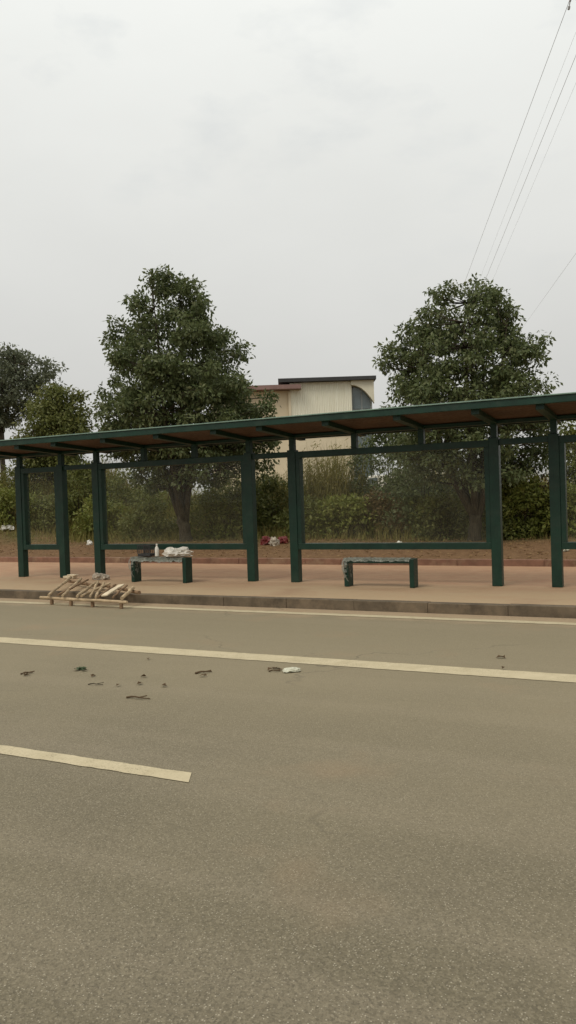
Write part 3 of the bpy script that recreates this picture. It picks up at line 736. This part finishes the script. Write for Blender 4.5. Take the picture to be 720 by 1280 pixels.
# tall reeds in front of the building
def reed(px, Y, n, h, w, label, seed):
    rr = random.Random(seed); x = atY(px, 640, Y)[0]; g = gz(x, Y)
    V = []; F = []
    for _ in range(n):
        bx_, by_ = rr.gauss(0, w*.3), rr.gauss(0, w*.25); a = rr.uniform(0, 6.28); L = h*rr.uniform(.5,1.05); lean = rr.uniform(.05,.4)*L
        k = len(V); ww = rr.uniform(.008,.022); ca, sa = math.cos(a), math.sin(a); b_ = rr.uniform(0,3.1)
        for i in range(5):
            t = i/4; px_ = bx_+ca*lean*t*t; py_ = by_+sa*lean*t*t; pz = L*(t-.12*t*t*lean/L*2)
            q = ww*(1-t)**.6+.001
            V += [(px_-math.cos(b_)*q, py_-math.sin(b_)*q, pz), (px_+math.cos(b_)*q, py_+math.sin(b_)*q, pz)]
        for i in range(4): F.append((k+2*i, k+2*i+1, k+2*i+3, k+2*i+2))
        if rr.random() < .35:      # side leaves
            for _ in range(7):
                t = rr.uniform(.45,1); k = len(V); cx_, cy_, cz_ = bx_+ca*lean*t*t, by_+sa*lean*t*t, L*t*.95
                d = rr.uniform(0, 6.28); l = rr.uniform(.12,.3)
                V += [(cx_,cy_,cz_),(cx_+math.cos(d)*l*.5-.01,cy_+math.sin(d)*l*.5,cz_+.06),(cx_+math.cos(d)*l,cy_+math.sin(d)*l,cz_-.04),(cx_+math.cos(d)*l*.5+.012,cy_+math.sin(d)*l*.5,cz_+.045)]
                F.append((k,k+1,k+2,k+3))
    b = MB(); b.add(V, F); o = b.build('reed_clump', M['grass']); o.location = (x, Y, g)
    return tag(o, label, 'reeds', 'reed clumps in front of the cream building')
reed(392, 22.0, 420, 2.45, 1.1, 'tall feathery reed clump just right of the middle posts', 61)
reed(422, 22.8, 420, 2.9, 1.1, 'tallest feathery reed clump against the cream wall', 62)
reed(352, 23.2, 260, 2.0, .9, 'reed clump in the gap between the middle posts', 63)

# tall rough grass: nobody could count the blades
def grass(n, x0, x1, y0, y1, h0, h1, mat, name, seed, w=.014):
    rng = np.random.default_rng(seed)
    x = rng.uniform(x0, x1, n); y = y0+(y1-y0)*rng.random(n)**.8
    patch = .55+.45*np.sin(x*1.3+1.7*np.sin(y*.9))*np.cos(y*1.1+.5*x)
    h = (h0+(h1-h0)*np.clip((y-y0)/4.2, 0, 1))*rng.uniform(.45,1.1,n)*(.35+.85*patch)
    z = np.array([gz(a, b) for a, b in zip(x, y)])-.02
    a = rng.uniform(0, 6.283, n); b_ = rng.uniform(0, 6.283, n); ln = h*rng.uniform(.1,.55,n)
    V = []
    for t in (0, .5, 1):
        cx_ = x+np.cos(a)*ln*t*t; cy_ = y+np.sin(a)*ln*t*t; cz_ = z+h*t*(1-.12*t); q = w*(1-t*.95)*(.7+h*.5)
        V.append(np.stack([cx_-np.cos(b_)*q, cy_-np.sin(b_)*q, cz_], 1)); V.append(np.stack([cx_+np.cos(b_)*q, cy_+np.sin(b_)*q, cz_], 1))
    V = np.stack(V, 1).reshape(-1,3); i = np.arange(n)*6
    F = np.concatenate([np.stack([i,i+1,i+3,i+2],1), np.stack([i+2,i+3,i+5,i+4],1)])
    return tag(np_mesh(name, V, F, M[mat]), 'rough olive tall grass filling the bank behind the shelter' if mat == 'grass' else 'short dry straw scattered over the dirt strip', 'grass' if mat == 'grass' else 'straw', None, 'stuff')
grass(42000, -27, 0, 19.0, 28, .15, 1.5, 'grass', 'tall_grass', 70)
grass(5000, -24, 1, 16.2, 20, .06, .22, 'straw', 'dry_straw', 71, .006)
# dead leaf litter on the dirt strip
rng = np.random.default_rng(5); n = 2600
x = rng.uniform(-22, 1, n); y = rng.uniform(15.4, 19.6, n); z = np.array([gz(a, b) for a, b in zip(x, y)])+.012
C = np.stack([x, y, z], 1); RNG = np.random.default_rng(6); V, F = leaves_at(C, 1, .01, .10, 0, .5, .1)
V[:,2] = np.repeat(z, 4)+RNG.uniform(0,.03,len(V)); tag(np_mesh('leaf_litter', V, F, M['straw']), 'dead brown leaves scattered over the dirt strip', 'leaf litter', None, 'stuff')

# ------------------------------------------------------------------ building behind
D = 50.; S = D/FPX
bo = atD(400, 640, D); gb0 = .9
root = empty('warehouse_building', (bo[0], bo[1], gb0), 'cream warehouse with ribbed upper cladding and dark roof edge between the two trees', 'building')
root.rotation_euler.z = YAW
def hz(y, x=400):     # height above the building's base for photo row y
    return atD(x, y, D)[2]-gb0
def lx(px): return (px-400)*S
def bbx(name, mat, xa, xb, ya, yb, za, zb, parent=root, bevel=0):
    b = MB(); b.box(xa, xb, ya, yb, za, zb); return b.build(name, mat, parent, bevel)
zr = hz(478); ze = hz(487)
bbx('side_wall', M['render2'], lx(268), lx(367), 0, 12, -1, ze-.02)
bbx('main_wall', M['render'], lx(367)+.003, lx(444), -.05, 12, -1, hz(545))
# ribbed cladding above
b = MB(); xa, xb = lx(367)+.003, lx(444); nrib = 36
V = []; F = []
za, zb = hz(545)+.003, zr-.02
for i in range(nrib*4+1):
    xx = xa+(xb-xa)*i/(nrib*4); off = (-.10,-.10,-.13,-.13)[i % 4]
    V += [(xx,off,za),(xx,off,zb)]
for i in range(nrib*4): F.append((2*i,2*i+2,2*i+3,2*i+1))
b.add(V, F); b.box(xa, xb, -.095, 11.9, za, zb); b.build('upper_cladding', M['clad'], root)
bbx('corner_trim', M['render'], lx(367)-.10, lx(367)+.05, -.2, -.05, hz(545), ze-.1)
bbx('eave', M['eave'], lx(262), lx(381), -.75, .02, ze, ze+.26)
b = MB(); b.add([(lx(262),-.75,ze+.262),(lx(366),-.75,ze+.262),(lx(366),6,ze+.30),(lx(262),6,ze+.30)], [(0,1,2,3)]); b.build('low_roof', M['eave'], root)
b = MB(); x0, x1 = lx(353), lx(474); b.box(x0, x1, -.55, 12.3, zr+.0, zr+.22); b.build('roof', M['darkroof'], root)
# glazed bay under an arched gable
xg0, xg1 = lx(444)+.003, lx(470)
bbx('bay_wall', M['wallp'], xg0, xg1, .35, 11.8, -1, zr-.03)
wf = bbx('window', M['mull'], xg0+.03, xg1-.02, .20, .345, hz(600), zr-.4)
for i in range(2):
    a = xg0+.10+i*(xg1-xg0-.15)/2; c = a+(xg1-xg0-.15)/2-.10
    for k in range(4):
        z0_, z1_ = hz(598), hz(485); zz = z0_+(z1_-z0_)*k/4; bbx('pane', M['bglass'], a, c, .16, .197, zz+.04, zz+(z1_-z0_)/4-.04, wf)
V = []; n = 14      # arch fascia
for i in range(n+1):
    t = i/n; xx = xg0-.05+(xg1-xg0+.12)*t; lo = zr-.28-1.15*t**2.1
    V += [(xx,-.30,zr-.005),(xx,-.30,lo),(xx,.15,zr-.005),(xx,.15,lo)]
F = []
for i in range(n):
    k = 4*i; F += [(k,k+1,k+5,k+4),(k+2,k+6,k+7,k+3),(k+1,k+3,k+7,k+5),(k,k+4,k+6,k+2)]
F += [(0,2,3,1),(4*n,4*n+1,4*n+3,4*n+2)]
b = MB(); b.add(V, F); b.build('arch_fascia', M['archw'], root)
# pale garden wall pieces behind the right bay
root = empty('low_wall', tuple(atD(505, 640, 38)), 'pale low wall glimpsed through leaves in the right glass bay', 'wall'); root.location.z = .9; root.rotation_euler.z = YAW
bbx('wall_body', M['wallp'], -.35, 2.1, 0, .25, -.6, 1.75, root); bbx('coping', M['archw'], -.4, 2.15, -.05, .3, 1.753, 1.85, root)
# white van near the building
root = empty('parked_van', tuple(atD(470, 640, 40)), 'small white van parked by the building behind the reeds', 'van'); root.location.z = .9; root.rotation_euler.z = YAW
V = [(-.85,.35),(-.85,.85),(-.62,.98),(-.45,1.55),(-.2,1.62),(1.35,1.60),(1.42,.35)]; b = MB()
nV = len(V); b.add([(x,-.75,z) for x,z in V]+[(x,.75,z) for x,z in V], [tuple(range(nV))]+[tuple(range(nV,2*nV))[::-1]]+[(i,nV+i,nV+(i+1)%nV,(i+1)%nV) for i in range(nV)])
b.build('van_body', M['white'], root, .04)
b = MB(); b.add([(-.56,-.755,1.02),(-.40,-.755,1.48),(.05,-.755,1.50),(.05,-.755,1.02)], [(0,3,2,1)]); b.build('side_window', M['bglass'], root)
for x in (-.5, 1.0):
    b = MB(); b.lathe([(.30,-.1),(.31,0),(.30,.1)], n=18); o = b.build('wheel', M['black'], root); o.rotation_euler.x = math.pi/2; o.location = (x,-.70,.30)

# ------------------------------------------------------------------ power lines overhead
def wire(pa, Da, pb, Db, r, label, sag=1.2, clamp=False, name='power_line'):
    a = atD(*pa, Da); c = atD(*pb, Db); b = MB(); pts = []
    for i in range(25):
        t = i/24; q = a*(1-t)+c*t; pts.append((q[0],q[1],q[2]-sag*4*t*(1-t)))
    rr_ = [r*(1+2.6*i/24) for i in range(25)]
    b.tube(pts, r, 5); o = b.build(name, M['cable'], origin=tuple(map(float, a))); tag(o, label, 'power line', 'overhead power lines')
    return o, a, c
w1, a, c = wire((740,-75), 40, (518,522), 260, .014, 'leftmost overhead power line, with a dark clamp near its top', 0.0)
q = atD(712, 5, 44.5)
b = MB(); b.lathe([(.02,-.30),(.07,-.26),(.07,-.12),(.03,-.08),(.03,.10),(.06,.14),(.06,.26),(.02,.30)], n=10)
o = b.build('clamp', M['cable'], w1); o.location = Vector(map(float, q-a)); o.rotation_euler = (.2,.25,0)
wire((760,-30), 42, (536,525), 270, .014, 'second overhead power line from the right, darker than its neighbours', 0.0)
wire((757,-55), 46, (531,525), 275, .007, 'faint overhead power line between the two dark ones', 0.0)
wire((768,-10), 46, (542,525), 275, .007, 'faint overhead power line close to the right of the second dark one', 0.0)
wire((752,272), 60, (630,442), 270, .012, 'lowest overhead power line at the far right above the round tree', 0.0)

# ------------------------------------------------------------------ light: overcast day
SUN_EL, SUN_AZ = math.radians(52), math.radians(200)
w = bpy.data.worlds.new('World'); SC.world = w; w.use_nodes = True
nt = w.node_tree; nt.nodes.clear(); n = N(nt)
sky = n('ShaderNodeTexSky', sky_type='NISHITA', sun_disc=False, sun_elevation=SUN_EL, sun_rotation=SUN_AZ, air_density=1.5, dust_density=3.0)
skyc = n('ShaderNodeVectorMath', {0: sky.outputs[0], 3: .10}, operation='SCALE').outputs[0]
dirv = n('ShaderNodeTexCoord').outputs['Generated']
zc = n('ShaderNodeSeparateXYZ', {0: dirv}).outputs[2]
# cloud deck: brighter overhead, greyer low down (overcast sky), with faint patches
lum = ramp(n, zc, -.05, 1., .51, 1.25)
stretch = n('ShaderNodeMapping', {'Vector': dirv, 'Scale': (1, 1, 2.2)}).outputs[0]
cl1 = noise(n, stretch, 2.2, 6, .55); cl2 = noise(n, stretch, 5.5, 5, .55)
lum2 = n('ShaderNodeMath', {0: lum, 1: ramp(n, cl1, .3, .7, .965, 1.03)}, operation='MULTIPLY').outputs[0]
ctint = mixc(n, ramp(n, zc, 0, .5), (1.0,.995,.96), (.985,1.0,.965))
ccol = n('ShaderNodeVectorMath', {0: ctint, 3: lum2}, operation='SCALE').outputs[0]
cov = n('ShaderNodeMath', {0: ramp(n, cl2, .55, .78, 0, .22), 1: ramp(n, zc, .2, .5)}, operation='MULTIPLY').outputs[0]
out = mixc(n, cov, ccol, (.5,.5,.5)); nt.links.new(skyc, nt.nodes[-1].inputs[7])
bg = n('ShaderNodeBackground', {'Strength': 1.}); n.link(out, bg.inputs[0])
wo = n('ShaderNodeOutputWorld'); n.link(bg.outputs[0], wo.inputs[0])
ld = bpy.data.lights.new('sun', 'SUN'); ld.energy = 1.35; ld.angle = math.radians(25); ld.color = (1, .93, .82)
so = bpy.data.objects.new('sun', ld); COL.objects.link(so)
sd = Vector((math.sin(SUN_AZ)*math.cos(SUN_EL), math.cos(SUN_AZ)*math.cos(SUN_EL), math.sin(SUN_EL)))
so.rotation_euler = (-sd).to_track_quat('-Z', 'Y').to_euler()
SC.view_settings.view_transform = 'Standard'; SC.view_settings.look = 'None'; SC.view_settings.exposure = 0; SC.view_settings.gamma = 1
SC.render.engine = 'CYCLES'
SC.cycles.max_bounces = 8; SC.cycles.transparent_max_bounces = 12
